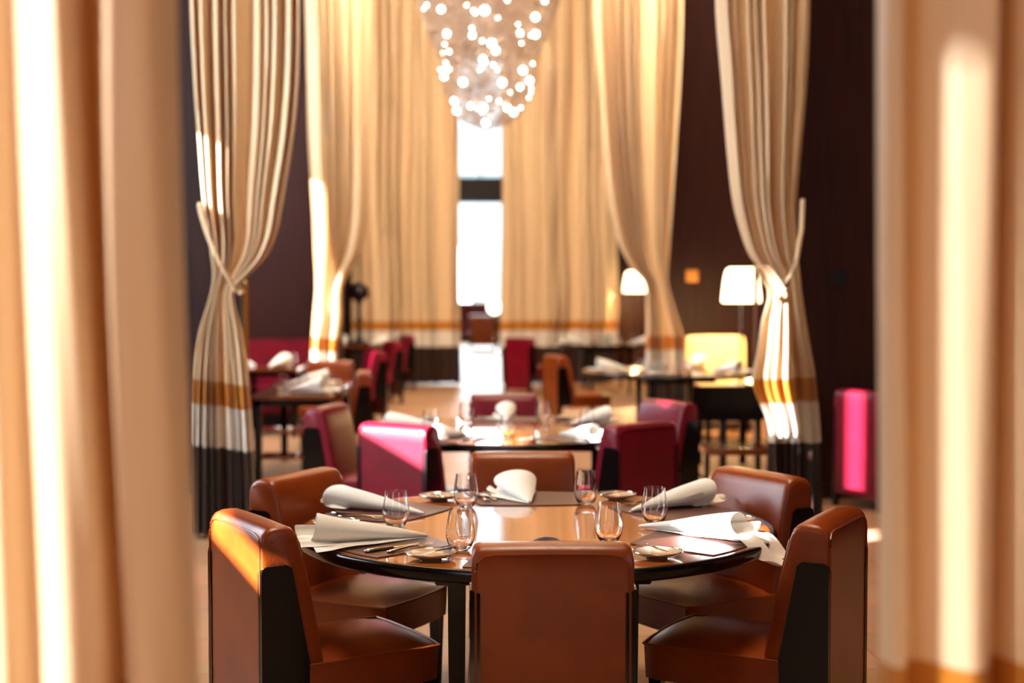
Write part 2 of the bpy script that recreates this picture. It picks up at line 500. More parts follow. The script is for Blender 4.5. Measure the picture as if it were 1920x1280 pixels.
# ------------------------------------------------------------------ chairs
def chair_back_profile():
    rear = [(-.300, .10), (-.300, .50), (-.300, .80), (-.299, .845), (-.294, .868), (-.282, .884), (-.262, .892)]
    top = [(-.235, .894), (-.21, .892), (-.192, .884), (-.178, .868), (-.168, .84)]
    fr = [(-.145, .74), (-.118, .60), (-.098, .50), (-.086, .42)]
    inn = [(-.135, .42), (-.150, .50), (-.198, .755), (-.215, .768), (-.262, .768), (-.278, .755), (-.279, .50), (-.279, .10)]
    return rear + top + fr + inn
def make_chair(leather):
    root = thing('dining_chair')
    prof = chair_back_profile()
    hw = .24
    sl = [(-hw, .026, .008), (-hw+.003, .014, .003), (-hw+.010, .005, .0), (-hw+.028, .0, -.003), (-.12, -.001, -.006), (0, -.002, -.008)]
    sl = sl + [(-a, b, c) for a, b, c in reversed(sl[:-1])]
    bm = bmesh.new()
    rings = []
    for x, drop, inset in sl:
        ring = []
        for i, (y, z) in enumerate(prof):
            k = max(0, (z-.80)/.094)
            zz = z - drop*k
            yy = y
            if 7 <= i <= 15: yy = y - inset*(1 if i > 10 else .5)   # crowned front
            elif i <= 6: yy = y + max(inset, 0)*.6
            ring.append((x, yy, zz))
        rings.append(ring)
    loft(bm, rings)
    back = finish('backrest', bm, leather, root, smooth=40)
    # piping round the rear panel and down both front edges
    bm = bmesh.new()
    for yo, zb in ((-.3015, .12),):
        a = hw-.012
        pts = [(-a, yo, zb), (-a, yo, .5), (-a, yo, .82), (-a+.006, yo+.001, .845), (-a+.024, yo+.003, .862), (-a+.06, yo+.004, .868), (0, yo+.004, .870),
               (a-.06, yo+.004, .868), (a-.024, yo+.003, .862), (a-.006, yo+.001, .845), (a, yo, .82), (a, yo, .5), (a, yo, zb)]
        tube(bm, pts, .0035, 6)
    for s in (-1, 1):
        a = s*(hw-.010)
        tube(bm, [(a, -.088, .43), (a, -.098, .50), (a, -.118, .60), (a, -.145, .74), (a, -.168, .835), (a, -.18, .858), (a, -.20, .872)], .003, 6)
    finish('piping', bm, leather, back)
    # wedge shaped lacquered side frames running down into the rear legs
    for s in (-1, 1):
        bm = bmesh.new()
        pr = [(-.303, 0), (-.303, .74), (-.298, .762), (-.285, .768), (-.215, .768), (-.198, .755), (-.150, .50), (-.135, .42), (-.135, .34), (-.25, .32), (-.262, 0)]
        x0, x1 = s*.215, s*.246
        rings = [[(x, y, z) for y, z in pr] for x in (x0, x1)]
        loft(bm, rings)
        finish('rear_leg', bm, M['black'], root, smooth=30)
    # seat: crowned cushion over a leather apron
    bm = bmesh.new()
    n, mN = 14, 14
    x0, x1, y0, y1 = -.25, .25, -.14, .34
    top = []
    for j in range(mN+1):
        r_ = []
        for i in range(n+1):
            u, v = i/n, j/mN
            ex = min(u, 1-u)*2; ey = min(v, 1-v)*2
            h = .428 + .044*(1-(1-ex)**2.4)*(1-(1-min(1, ey*1.4))**2.4)
            cx = (x0+(x1-x0)*u)*(1-.07*max(0, (v-.86)/.14)**2)
            cy = y0+(y1-y0)*v + .018*v*(1-(2*u-1)**2)
            r_.append(bm.verts.new((cx, cy, h)))
        top.append(r_)
    for j in range(mN):
        for i in range(n):
            bm.faces.new((top[j][i], top[j][i+1], top[j+1][i+1], top[j+1][i]))
    rim = [top[0][i] for i in range(n+1)] + [top[j][n] for j in range(1, mN+1)] + [top[mN][i] for i in range(n-1, -1, -1)] + [top[j][0] for j in range(mN-1, 0, -1)]
    low = [bm.verts.new((v.co.x*.985, v.co.y*.985 if v.co.y > 0 else v.co.y, .31)) for v in rim]
    for i in range(len(rim)):
        j = (i+1) % len(rim)
        bm.faces.new((rim[i], rim[j], low[j], low[i]))
    bm.faces.new(low)
    seat = finish('seat', bm, leather, root, smooth=50)
    bm = bmesh.new()
    tube(bm, [(x0, y0, .431), (x0, y1-.07, .431), (x0*.96, y1, .431), (x0*.6, y1+.012, .431), (0, y1+.018, .431), (x1*.6, y1+.012, .431), (x1*.96, y1, .431), (x1, y1-.07, .431), (x1, y0, .431)], .004, 6)
    finish('piping', bm, leather, seat)
    for s in (-1, 1):
        bm = bmesh.new()
        rings = []
        for z, w in ((.34, .022), (.31, .022), (0, .014)):
            cx, cy = s*.212, .30
            rings.append([(cx-w, cy-w, z), (cx+w, cy-w, z), (cx+w, cy+w, z), (cx-w, cy+w, z)])
        loft(bm, rings)
        finish('front_leg', bm, M['black'], root, smooth=0)
    return root
tan = Proto(make_chair(M['tan']))
red = Proto(make_chair(M['red']))

T1 = (.245, 5.28); T2 = (.245, 8.85); T3 = (2.15, 15.0); T4 = (2.15, 22.2)
def seat_at(P, T, deg, r, label, group, turn=0, scale=None):
    """P placed so that its rear plane is r from the centre of table T at angle deg, facing the centre"""
    a = R(deg)
    loc = (T[0] + (r-.30)*math.cos(a), T[1] + (r-.30)*math.sin(a), 0)
    # local +Y must point at the table centre: rotation = deg + 180 - 90
    return P.place(loc, a + PI/2 + R(turn), label, 'chair', group, scale)
G1 = 'tan leather chairs round the nearest table'
seat_at(tan, T1, 270.3, 1.13, 'tan leather chair in front of the nearest table, its back square to the viewer', G1, turn=-1)
seat_at(tan, T1, 210, 1.18, 'tan leather chair at the near left of the nearest round table, corner sunlit', G1)
seat_at(tan, T1, 149, 1.17, 'tan leather chair at the far left of the nearest round table', G1, turn=2)
seat_at(tan, T1, 90, 1.34, 'tan leather chair on the far side of the nearest table, facing the viewer', G1)
seat_at(tan, T1, 30, 1.17, 'tan leather chair at the far right of the nearest round table, its inner back shining', G1)
seat_at(tan, T1, 330, 1.18, 'tan leather chair at the near right of the nearest table, its dark back turned right', G1)
G2 = 'crimson leather chairs round the middle table'
seat_at(red, T2, 234.8, 1.18, 'crimson chair with sunlit upper back at the near left of the middle table', G2)
seat_at(red, T2, 308, 1.22, 'crimson chair with shaded back at the near right of the middle table', G2)
seat_at(red, T2, 164, 1.27, 'crimson chair at the far left of the middle table, seen from its side', G2)
seat_at(red, T2, 30, 1.32, 'crimson chair at the far right of the middle table, behind the shaded one', G2)
seat_at(red, T2, 90, 1.35, 'crimson chair on the far side of the middle table, facing the viewer', G2)

red.place((X(1605, 10.4)+.26, 10.35+.15, 0), R(-60), 'crimson chair against the dark pier beside the right curtain, striped with sun', 'chair')
# left aisle, seen in profile
red_l = 'crimson chair seen edge-on in the row along the left aisle, '
tan.place((X(690, 12.9)-.28, 12.9, 0), R(94), 'tan chair seen edge-on at the right end of the left dark table', 'chair', 'chairs along the left aisle')
red.place((X(712, 17.0)-.28, 17.0, 0), R(112), red_l + 'nearest of the three', 'chair', 'chairs along the left aisle')
red.place((X(744, 20.0)-.28, 20.0, 0), R(112), red_l + 'middle of the three', 'chair', 'chairs along the left aisle')
red.place((X(768, 22.6)-.28, 22.6, 0), R(112), red_l + 'furthest of the three', 'chair', 'chairs along the left aisle')
tan.place((X(607, 14.2), 14.5, 0), R(178), 'tan chair with a shining pale back facing the viewer behind the left table', 'chair')
# right side
red.place((X(980, 21.3)+.1, 21.5, 0), R(-38), 'pinkish chair with its back to the aisle in front of the far right curtain', 'chair')
tan.place((X(1042, 15.9)+.22, 15.9, 0), R(-72), 'tan chair seen edge-on at the left of the far right round table', 'chair')
# far room
tan.place((X(906, 37.5), 37.5, 0), R(2), 'amber chair alone in the bright gap below the far window', 'chair', scale=(1.55, 1.1, 1.0))

# cream armchair behind the far right table
t = thing('armchair', (X(1349, 16.4), 16.45, 0), R(180))
bm = bmesh.new()
rings = []
for x, d in ((-.35, .05), (-.345, .025), (-.32, .006), (-.2, 0), (0, 0), (.2, 0), (.32, .006), (.345, .025), (.35, .05)):
    rings.append([(x, -.32, .2), (x, -.33, 1.02-d), (x, -.30, 1.06-d), (x, -.22, 1.07-d), (x, -.18, 1.03-d), (x, -.10, .5), (x, -.08, .2)])
loft(bm, rings); finish('backrest', bm, M['gold'], t)
bm = bmesh.new(); box(bm, -.33, .33, -.12, .33, .24, .47, .04); finish('seat', bm, M['gold'], t)
for s in (-1, 1):
    bm = bmesh.new(); box(bm, min(s*.36, s*.30), max(s*.36, s*.30), -.2, .28, .2, .66, .02); finish('armrest', bm, M['gold'], t)
    for yy in (-.26, .26):
        bm = bmesh.new(); box(bm, s*.3-.02, s*.3+.02, yy-.02, yy+.02, 0, .24); finish('leg', bm, M['black'], t, smooth=0)
tag(t, 'wide cream yellow armchair glowing under the lamp behind the far right table', 'armchair')

# black open backed chair on the right
t = thing('wooden_chair', (X(1372, 10.4), 10.05, 0), 0)
t.rotation_euler = (0, 0, R(180))
t.location = (X(1373, 10.4), 10.35, 0)
bm = bmesh.new()
n = 12
rings = []
for i in range(n+1):
    x = -.27 + .54*i/n
    y = -.22 - .03*(1-(2*i/n-1)**2)
    dz = .012 if i in (0, n) else 0
    rings.append([(x, y, .64+dz), (x, y, .89-dz), (x, y+.025, .895-dz), (x, y+.025, .635+dz)])
loft(bm, rings); finish('back_panel', bm, M['black'], t)
bm = bmesh.new(); box(bm, -.25, .25, -.2, .25, .43, .475, .015); finish('seat', bm, M['darktop'], t)
for s in (-1, 1):
    bm = bmesh.new(); tube(bm, [(s*.235, -.24, 0), (s*.235, -.22, .45), (s*.235, -.23, .86)], .02, 8); finish('rear_leg', bm, M['black'], t)
    bm = bmesh.new(); tube(bm, [(s*.225, .22, 0), (s*.225, .22, .44)], .018, 8); finish('front_leg', bm, M['black'], t)
    bm = bmesh.new(); tube(bm, [(s*.23, -.23, .25), (s*.225, .22, .25)], .012, 8); finish('stretcher', bm, M['black'], t)
tag(t, 'black lacquered open-back chair left of the knotted right curtain', 'chair')

# banquette in front of the far left pier
t = thing('banquette', (X(530, 17.2)-.7, 17.1, 0))
bm = bmesh.new(); box(bm, -1.4, 1.1, .05, .35, .12, 1.0, .04); finish('backrest', bm, M['red'], t)
bm = bmesh.new(); box(bm, -1.4, 1.1, -.45, .05, .14, .46, .04); finish('seat', bm, M['red'], t)
bm = bmesh.new(); box(bm, -1.38, 1.08, -.4, .33, 0, .14); finish('plinth', bm, M['black'], t, smooth=0)
tag(t, 'long crimson banquette against the far left pier', 'banquette')
t = thing('banquette', (.4, 42.6, 0))
bm = bmesh.new(); box(bm, -2, 2, .05, .5, .12, 1.16, .04); finish('backrest', bm, M['red'], t)
bm = bmesh.new(); box(bm, -2, 2, -.6, .05, .14, .46, .04); finish('seat', bm, M['red'], t)
bm = bmesh.new(); box(bm, -1.95, 1.95, -.5, .45, 0, .14); finish('plinth', bm, M['black'], t, smooth=0)
tag(t, 'crimson banquette under the bright far window', 'banquette')

# ------------------------------------------------------------------ tables
TZ = .75
def round_table(T, r, label, top, legs=True):
    t = thing('round_table', (T[0], T[1], 0))
    bm = bmesh.new()
    lathe(bm, [(0, TZ-.03), (r-.028, TZ-.03), (r-.028, TZ), (0, TZ)], 96)
    finish('tabletop', bm, top, t, smooth=30)
    bm = bmesh.new()
    lathe(bm, [(r-.0278, TZ-.034), (r-.0278, TZ-.0005), (r-.006, TZ-.0005), (r-.001, TZ-.006), (r, TZ-.014), (r-.002, TZ-.034), (r-.012, TZ-.044), (r-.05, TZ-.046), (r-.05, TZ-.034), (r-.0278, TZ-.034)], 96)
    finish('rim', bm, M['black'], t, smooth=50)
    bm = bmesh.new()
    box(bm, -.36, .36, -.60, .60, TZ-.10, TZ-.03, .004)
    finish('apron', bm, M['black'], t, smooth=0)
    for sx in (-1, 1):
        for sy in (-1, 1):
            bm = bmesh.new()
            rings = []
            for z, w in ((TZ-.06, .030), (.4, .028), (0, .022)):
                cx, cy = sx*.288, sy*.57
                rings.append([(cx-w, cy-w, z), (cx+w, cy-w, z), (cx+w, cy+w, z), (cx-w, cy+w, z)])
            loft(bm, rings); finish('leg', bm, M['black'], t, smooth=0)
    tag(t, label, 'table', 'round lacquered dining tables')
    return t
round_table(T1, .89, 'nearest round table with glossy amber top and black rim', M['top'])
round_table(T2, .89, 'middle round table with glossy top ringed by crimson chairs', M['top']).rotation_euler = (0, 0, PI/2)
round_table(T3, .97, 'far round table at the right beneath the larger lamp', M['darktop'])
round_table(T4, .75, 'furthest round table at the right beneath the smaller lamp', M['darktop'])

def square_table(x0, x1, y0, y1, label, shelf=False, group=None):
    cx, cy = (x0+x1)/2, (y0+y1)/2
    t = thing('square_table', (cx, cy, 0))
    w, d = (x1-x0)/2, (y1-y0)/2
    bm = bmesh.new(); box(bm, -w, w, -d, d, TZ-.035, TZ, .006); finish('tabletop', bm, M['darktop'], t, smooth=30)
    bm = bmesh.new(); box(bm, -w+.02, w-.02, -d+.02, d-.02, TZ-.09, TZ-.036); finish('apron', bm, M['black'], t, smooth=0)
    for sx in (-1, 1):
        for sy in (-1, 1):
            bm = bmesh.new(); a, b = sx*(w-.05), sy*(d-.05)
            box(bm, a-.03, a+.03, b-.03, b+.03, 0, TZ-.04, .003); finish('leg', bm, M['black'], t, smooth=0)
    if shelf:
        for z in (.46, .24):
            bm = bmesh.new(); box(bm, -w+.05, w-.05, -d+.03, -d+.4, z-.025, z, .003); finish('shelf', bm, M['darktop'], t, smooth=0)
    tag(t, label, 'table', group)
    return (cx, cy)
T5 = square_table(X(478, 11.9), X(622, 11.5), 11.65, 13.4, 'dark square table with lower shelves behind the left tied curtain', True)
T6 = square_table(X(455, 16), X(560, 15.6), 15.5, 16.5, 'dark square table in front of the far left banquette')
T7 = square_table(X(628, 22), X(716, 22), 21.6, 22.6, 'small dark table carrying a tall bronze candlestick by the far left curtain')
T8 = square_table(X(1330, 12.2), X(1440, 12.2), 11.75, 13.1, 'dark table behind the black open-back chair')

# ------------------------------------------------------------------ table settings
def make_glass():
    bm = bmesh.new()
    out = [(0, 0), (.020, 0), (.028, .002), (.038, .014), (.046, .034), (.0495, .052), (.049, .070), (.0455, .095), (.041, .120), (.0395, .136)]
    inn = [(.0383, .1362), (.0397, .120), (.0442, .095), (.0477, .070), (.048, .052), (.0445, .036), (.036, .018), (.024, .011), (0, .0095)]
    lathe(bm, out + inn, 40)
    o = finish('water_glass', bm, M['glass'], smooth=70)
    return o
def make_plate():
    t = thing('bread_plate')
    bm = bmesh.new()
    lathe(bm, [(0, .004), (.03, .004), (.032, 0), (.036, 0), (.038, .004), (.060, .008), (.078, .015), (.084, .019), (.0845, .021), (.082, .0215), (.070, .0165), (.052, .011), (.03, .0085), (0, .008)], 48)
    finish('dish', bm, M['plate'], t, smooth=40)
    bm = bmesh.new()
    k = 48
    tube(bm, [(.0825*math.cos(2*PI*i/k), .0825*math.sin(2*PI*i/k), .0212+.0004*math.sin(9*2*PI*i/k)) for i in range(k)], .0016, 6, closed=True)
    finish('silver_rim', bm, M['steel'], t)
    return t
def sec(y, w, z, h):
    return [(-w, y, z), (-w*.6, y, z-h), (w*.6, y, z-h), (w, y, z), (w*.6, y, z+h), (-w*.6, y, z+h)]
def make_knife():
    t = thing('table_knife')
    bm = bmesh.new()   # handle toward +Y (table edge)
    loft(bm, [sec(.235, .004, .006, .003), sec(.23, .009, .006, .0055), sec(.20, .010, .006, .006), sec(.14, .0075, .0055, .0045), sec(.115, .005, .005, .004)])
    finish('handle', bm, M['steel'], t, smooth=60)
    bm = bmesh.new()
    loft(bm, [sec(.115, .0045, .005, .0022), sec(.10, .008, .005, .0012), sec(.05, .010, .005, .0010), sec(.015, .008, .005, .0008), sec(0, .001, .005, .0005)])
    finish('blade', bm, M['steel'], t, smooth=60)
    return t
def make_fork():
    t = thing('table_fork')
    bm = bmesh.new()
    loft(bm, [sec(.21, .003, .005, .002), sec(.205, .009, .005, .004), sec(.17, .009, .006, .004), sec(.11, .004, .009, .0025), sec(.075, .0035, .008, .002), sec(.062, .009, .0045, .0015), sec(.05, .0125, .0035, .0012)])
    finish('handle', bm, M['steel'], t, smooth=60)
    for i in range(4):
        x = -.0105 + .007*i
        bm = bmesh.new()
        rings = []
        for y, z, w in ((.052, .0035, .0022), (.03, .003, .0019), (.012, .0055, .0015), (0, .009, .0007)):
            rings.append([(x-w, y, z-w*.6), (x+w, y, z-w*.6), (x+w, y, z+w*.6), (x-w, y, z+w*.6)])
        loft(bm, rings); finish('tine', bm, M['steel'], t, smooth=40)
    return t
def make_butter():
    t = thing('butter_knife')
    bm = bmesh.new(); loft(bm, [sec(.17, .003, .004, .002), sec(.165, .007, .004, .004), sec(.10, .005, .004, .003), sec(.08, .0035, .004, .002)]); finish('handle', bm, M['steel'], t, smooth=60)
    bm = bmesh.new(); loft(bm, [sec(.08, .003, .004, .0015), sec(.06, .009, .004, .001), sec(.02, .009, .004, .001), sec(0, .002, .004, .0006)]); finish('blade', bm, M['steel'], t, smooth=60)
    return t
def make_mat():
    bm = bmesh.new()
    # local origin at table centre, +Y outward
    pts = [(-.195, .472), (-.10, .464), (0, .461), (.10, .464), (.195, .472), (.205, .482)]
    Rr = .845; ha = R(18.5)
    arc = [(Rr*math.sin(ha*(1-2*i/16)), Rr*math.cos(ha*(1-2*i/16))) for i in range(17)]
    pts = pts + arc + [(-.205, .482)]
    lo = [bm.verts.new((x, y, .0004)) for x, y in pts]; hi = [bm.verts.new((x, y, .0034)) for x, y in pts]
    n = len(pts)
    for i in range(n): bm.faces.new((lo[i], lo[(i+1) % n], hi[(i+1) % n], hi[i]))
    bm.faces.new(hi); bm.faces.new(list(reversed(lo)))
    bmesh.ops.recalc_face_normals(bm, faces=bm.faces)
    return finish('place_mat', bm, M['mat'], smooth=0)
def make_napkin(tail=.09, end=.052, flap=.11, L=.34, side=1, seed=1, droop=0.0):
    """cone-rolled napkin: tip at the origin, open end toward +Y, flat flap to one side"""
    rr = random.Random(seed)
    p = [rr.uniform(0, 6) for _ in range(5)]
    t = thing('rolled_napkin')
    bm = bmesh.new()
    rings = []
    ns = 26
    turns = 1.28
    for i in range(ns+1):
        s = i/ns
        rad = .004 + end*s**.9
        ring = []
        w = flap*s*(1-.15*math.sin(p[0]+3*s))
        for k in range(8):      # flap, from its outer edge to under the roll
            q = k/8
            x = -(rad*.2) - (w+rad*.6)*(1-q)
            z = .0025 + .006*s*math.sin(p[1]+5*q+4*s)**2*(1-q) + .003*s*abs(math.sin(9*s+p[2]))
            ring.append((x*side, L*s + (1-q)*.012*math.sin(p[3]+6*s), z))
        nk = 40
        for k in range(nk+1):
            th = -PI/2 + turns*2*PI*k/nk
            r2 = rad*(1-.14*k/nk)
            x = r2*math.cos(th)*1.12; z = rad*.86 + .0025 + r2*.86*math.sin(th)
            z = max(z, .0025+.0005*k/nk)
            z += .0035*s*math.sin(7*s+2*th+p[4]); z = max(z, .0025)
            ring.append((x*side, L*s + s*s*.03*math.sin(th*.5+p[2]), z))
        rings.append(ring)
    vr = loft(bm, rings, close=False, cap=False)
    roll = finish('roll', bm, M['napkin'], t, smooth=70)
    solid(roll, .0018)
    roll.modifiers.new('sub', 'SUBSURF').levels = 1
    roll.modifiers['sub'].render_levels = 1
    if tail:
        bm = bmesh.new(); rings = []
        for i in range(15):
            s = i/14
            y = L*.80 + (tail+.2*L)*s
            w = .055*(1+.7*math.sin(PI*min(1, s*1.1)*.6)) * (1-.45*s*s)
            ring = []
            for k in range(13):
                q = k/12*2-1
                z = .006 + .024*s*math.sin(4.6*q+p[0])**2 + .014*math.sin(PI*s)*(1-abs(q))
                if y > L+.03 and droop: z -= droop*min(1, (y-L-.03)/.06)**1.4
                ring.append(((q*w - .02*s)*side, y + .026*s*math.sin(5*q+p[1]), z))
            rings.append(ring)
        loft(bm, rings, close=False, cap=False)
        tl = finish('loose_end', bm, M['napkin'], t, smooth=70); solid(tl, .0018)
        tl.modifiers.new('sub', 'SUBSURF').levels = 1; tl.modifiers['sub'].render_levels = 1
    return t
Pglass = Proto(make_glass()); Pplate = Proto(make_plate()); Pknife = Proto(make_knife()); Pfork = Proto(make_fork()); Pbut = Proto(make_butter())
Pmat = Proto(make_mat())
Pn = [Proto(make_napkin(seed=1, side=1, droop=.05, tail=.07, flap=.10)), Proto(make_napkin(seed=4, side=-1, tail=.05, flap=.09, L=.31, end=.05)),
      Proto(make_napkin(seed=9, side=1, tail=.10, flap=.08, L=.25, end=.062)), Proto(make_napkin(seed=12, side=-1, droop=.07, tail=.125, flap=.03, L=.33, end=.045))]

def polar(T, deg, r): return (T[0] + r*math.cos(R(deg)), T[1] + r*math.sin(R(deg)))
def setting(T, deg, seat, table, nap=0, nap_turn=0, nap_r=.47, nap_off=0, k=1.0, full=True, nscale=None, tz=TZ, naplabel=None, gl=None):
    a = R(deg) - PI/2
    zz = tz + .0008
    place = f'at the {seat} of the {table}'
    if full:
        o = Pmat.place((T[0], T[1], zz), a, f'dark brown leather place mat {place}', 'place mat', f'place mats on the {table}', scale=(k, k, 1))
    x, y = polar(T, deg+nap_off, nap_r*k)
    o = Pn[nap].place((x, y, zz+.004), a + R(nap_turn), naplabel or f'white rolled napkin {place}', 'napkin', f'napkins on the {table}', scale=nscale)
    x, y = (T[0]+gl[0], T[1]+gl[1]) if gl else polar(T, deg+32, .505*k)
    Pglass.place((x, y, zz), 0, f'clear stemless water glass {place}', 'glass', f'water glasses on the {table}')
    if full:
        x, y = polar(T, deg-30, .745*k)
        Pplate.place((x, y, zz), a, f'small glazed bread plate {place}', 'plate', f'bread plates on the {table}')
        Pbut.place((x+.07*math.cos(a+R(60)), y+.07*math.sin(a+R(60)), zz+.0205), a + R(140), f'butter knife on bread plate {place}', 'knife', f'butter knives on the {table}')
        x, y = polar(T, deg+13.5, .585*k)
        Pknife.place((x, y, zz+.0036), a + R(10), f'steel table knife {place}', 'knife', f'table knives on the {table}')
        x, y = polar(T, deg+17, .56*k)
        Pfork.place((x, y, zz+.0036), a + R(16), f'steel fork {place}', 'fork', f'forks on the {table}')

N1 = 'nearest round table'
setting(T1, 270, 'front seat', N1, nap=1, gl=(.24, -.37))
setting(T1, 211, 'near left seat', N1, nap=0, nap_turn=-13, nap_off=4, nap_r=.48, nscale=(1.25, 1.25, 1.1), gl=(-.276, -.51),
        naplabel='warm cream rolled napkin draping over the rim at the near left of the nearest table')
setting(T1, 150, 'far left seat', N1, nap=1, nap_turn=-2, nap_off=3, nscale=(1.1, 1.35, 1), gl=(-.517, -.04))
setting(T1, 90, 'far seat', N1, nap=2, nap_r=.50, nap_turn=10, nscale=(1.35, 1.1, .9), gl=(-.26, .43))
setting(T1, 30, 'far right seat', N1, nap=2, nap_turn=2, nap_off=4, nscale=(1.05, 1.4, .95), gl=(.23, .49))
setting(T1, 330, 'near right seat', N1, nap=3, nap_turn=-6, nap_off=15, nap_r=.39, nscale=(1.3, 1.3, 1.1), gl=(.45, .02),
        naplabel='brilliant white napkin drooping over the rim at the near right of the nearest table')
N2 = 'middle round table'
for deg, s, nn in ((164, 'far left seat', 1), (236, 'near left seat', 0), (308, 'near right seat', 3), (30, 'far right seat', 2), (90, 'far seat', 2)):
    setting(T2, deg, s, N2, nap=nn if nn != 0 else 1)
N3 = 'far table beneath larger lamp'
for deg, s in ((250, 'front seat'), (320, 'right-hand seat'), (190, 'left-hand seat'), (60, 'rear seat')):
    setting(T3, deg, s, N3, nap=2, full=(deg == 250), nscale=1.25)
N4 = 'furthest round table on the right'
for deg, s in ((265, 'front seat'), (330, 'right-hand seat'), (205, 'left-hand seat')):
    setting(T4, deg, s, N4, nap=2, full=False, k=.8, nscale=1.4)
def loose(T, spots, table):
    for i, (kind, dx, dy, rz, lab) in enumerate(spots):
        p = (T[0]+dx, T[1]+dy, TZ+.001)
        if kind == 'n': Pn[2].place(p, R(rz), f'white rolled napkin {lab} the {table}', 'napkin', scale=1.3)
        if kind == 'g': Pglass.place(p, 0, f'stemless water glass {lab} the {table}', 'glass')
        if kind == 'p': Pplate.place(p, 0, f'small bread plate {lab} the {table}', 'plate')
loose(T5, [('n', -.1, -.45, -110, 'near the front edge of'), ('g', -.17, -.25, 0, 'leftmost on'), ('g', .0, -.1, 0, 'middle of three on'),
           ('p', .33, -.32, 0, 'by the front corner of'), ('n', -.2, .35, -80, 'at the back of'), ('g', .24, .05, 0, 'rightmost on')], 'shelved left table')
loose(T6, [('n', .0, -.3, -20, 'in front on'), ('n', -.2, .0, 60, 'behind on'), ('g', .2, .1, 0, 'right-hand on'), ('g', .08, .3, 0, 'back one on')], 'table by the left banquette')
loose(T7, [('n', -.22, -.2, 10, 'left of the candlestick on'), ('n', .2, -.25, -30, 'right of the candlestick on')], 'small far left table')

# tall bronze candlestick
t = thing('candlestick', (T7[0]+.0, T7[1], TZ))
bm = bmesh.new(); lathe(bm, [(0, 0), (.16, 0), (.16, .02), (.06, .06), (.035, .12), (.03, .3), (.055, .36), (.03, .42), (.03, .62), (.07, .66), (0, .67)], 24); finish('stem', bm, M['candlestick'], t)
bm = bmesh.new(); lathe(bm, [(0, .66), (.09, .68), (.15, .75), (.16, .82), (.12, .90), (.06, .95), (0, .96)], 24); finish('bowl', bm, M['candlestick'], t)
tag(t, 'tall dark bronze candlestick with a rounded bowl beside the far left curtain', 'candlestick')

# slender posts
def post(px, Y, top_py, m, label):
    t = thing('post', (X(px, Y), Y, 0)); zt = Z(top_py, Y)
    bm = bmesh.new(); lathe(bm, [(0, .0), (.12, 0), (.12, .015), (.03, .03), (0, .03)], 24); finish('base', bm, m, t)
    bm = bmesh.new(); lathe(bm, [(0, .02), (.018, .02), (.018, zt-.03), (.022, zt-.02), (.018, zt), (0, zt)], 16); finish('pole', bm, m, t)
    tag(t, label, 'post')
post(461, 11.1, 526, M['brass'], 'thin brass post at the right of the left tied curtain')
post(1417, 11.3, 500, M['steel'], 'thin pale metal post between the larger lamp and the knotted curtain')

# ------------------------------------------------------------------ lamps
def floor_lamp(px, Y, y0, y1, wpx, label):
    x = X(px, Y); zb, zt = Z(y1, Y), Z(y0, Y); r = wpx/2*Y/FPX
    t = thing('floor_lamp', (x, Y, 0))
    bm = bmesh.new(); lathe(bm, [(0, 0), (.15, 0), (.15, .02), (.03, .035), (0, .035)], 32); finish('base', bm, M['brass'], t)
    bm = bmesh.new(); lathe(bm, [(0, .03), (.014, .03), (.014, zb+.1), (0, zb+.1)], 16); finish('pole', bm, M['steel'], t)
    bm = bmesh.new(); h = zt-zb
    lathe(bm, [(r*.93, zb), (r, zb+.03*h), (r*.97, zb+.25*h), (r*.90, zb+.6*h), (r*.82, zb+.85*h), (r*.74, zb+.96*h), (r*.6, zt), (0, zt),
               (0, zt-.01), (r*.58, zt-.01), (r*.8, zb+.85*h), (r*.88, zb+.6*h), (r*.95, zb+.25*h), (r*.93, zb)], 40)
    finish('lamp_shade', bm, M['shade'], t)
    tag(t, label, 'lamp')
    l = bpy.data.lights.new('lamp_light', 'POINT'); l.energy = 90; l.color = (1, .62, .25); l.shadow_soft_size = .08
    lo = bpy.data.objects.new('lamp_light', l); col.objects.link(lo); lo.location = (x, Y, zb-.03)
    return t
floor_lamp(1390, 15.9, 502, 567, 74, 'larger floor lamp with glowing cream shade against the right pier')
floor_lamp(1194, 23.9, 508, 548, 52, 'smaller glowing lamp behind the far right curtain')
t = thing('globe_lamp', (X(927, 36), 36, 0))
zg = Z(576, 36)
bm = bmesh.new(); lathe(bm, [(0, 0), (.14, 0), (.14, .02), (.02, .04), (.014, .05), (.014, zg-.14), (0, zg-.14)], 24); finish('pole', bm, M['steel'], t)
bm = bmesh.new(); bmesh.ops.create_uvsphere(bm, u_segments=24, v_segments=16, radius=.17, matrix=Matrix.Translation((0, 0, zg))); finish('globe', bm, M['globe'], t)
tag(t, 'round white glowing globe lamp beside the amber chair in the far gap', 'lamp')

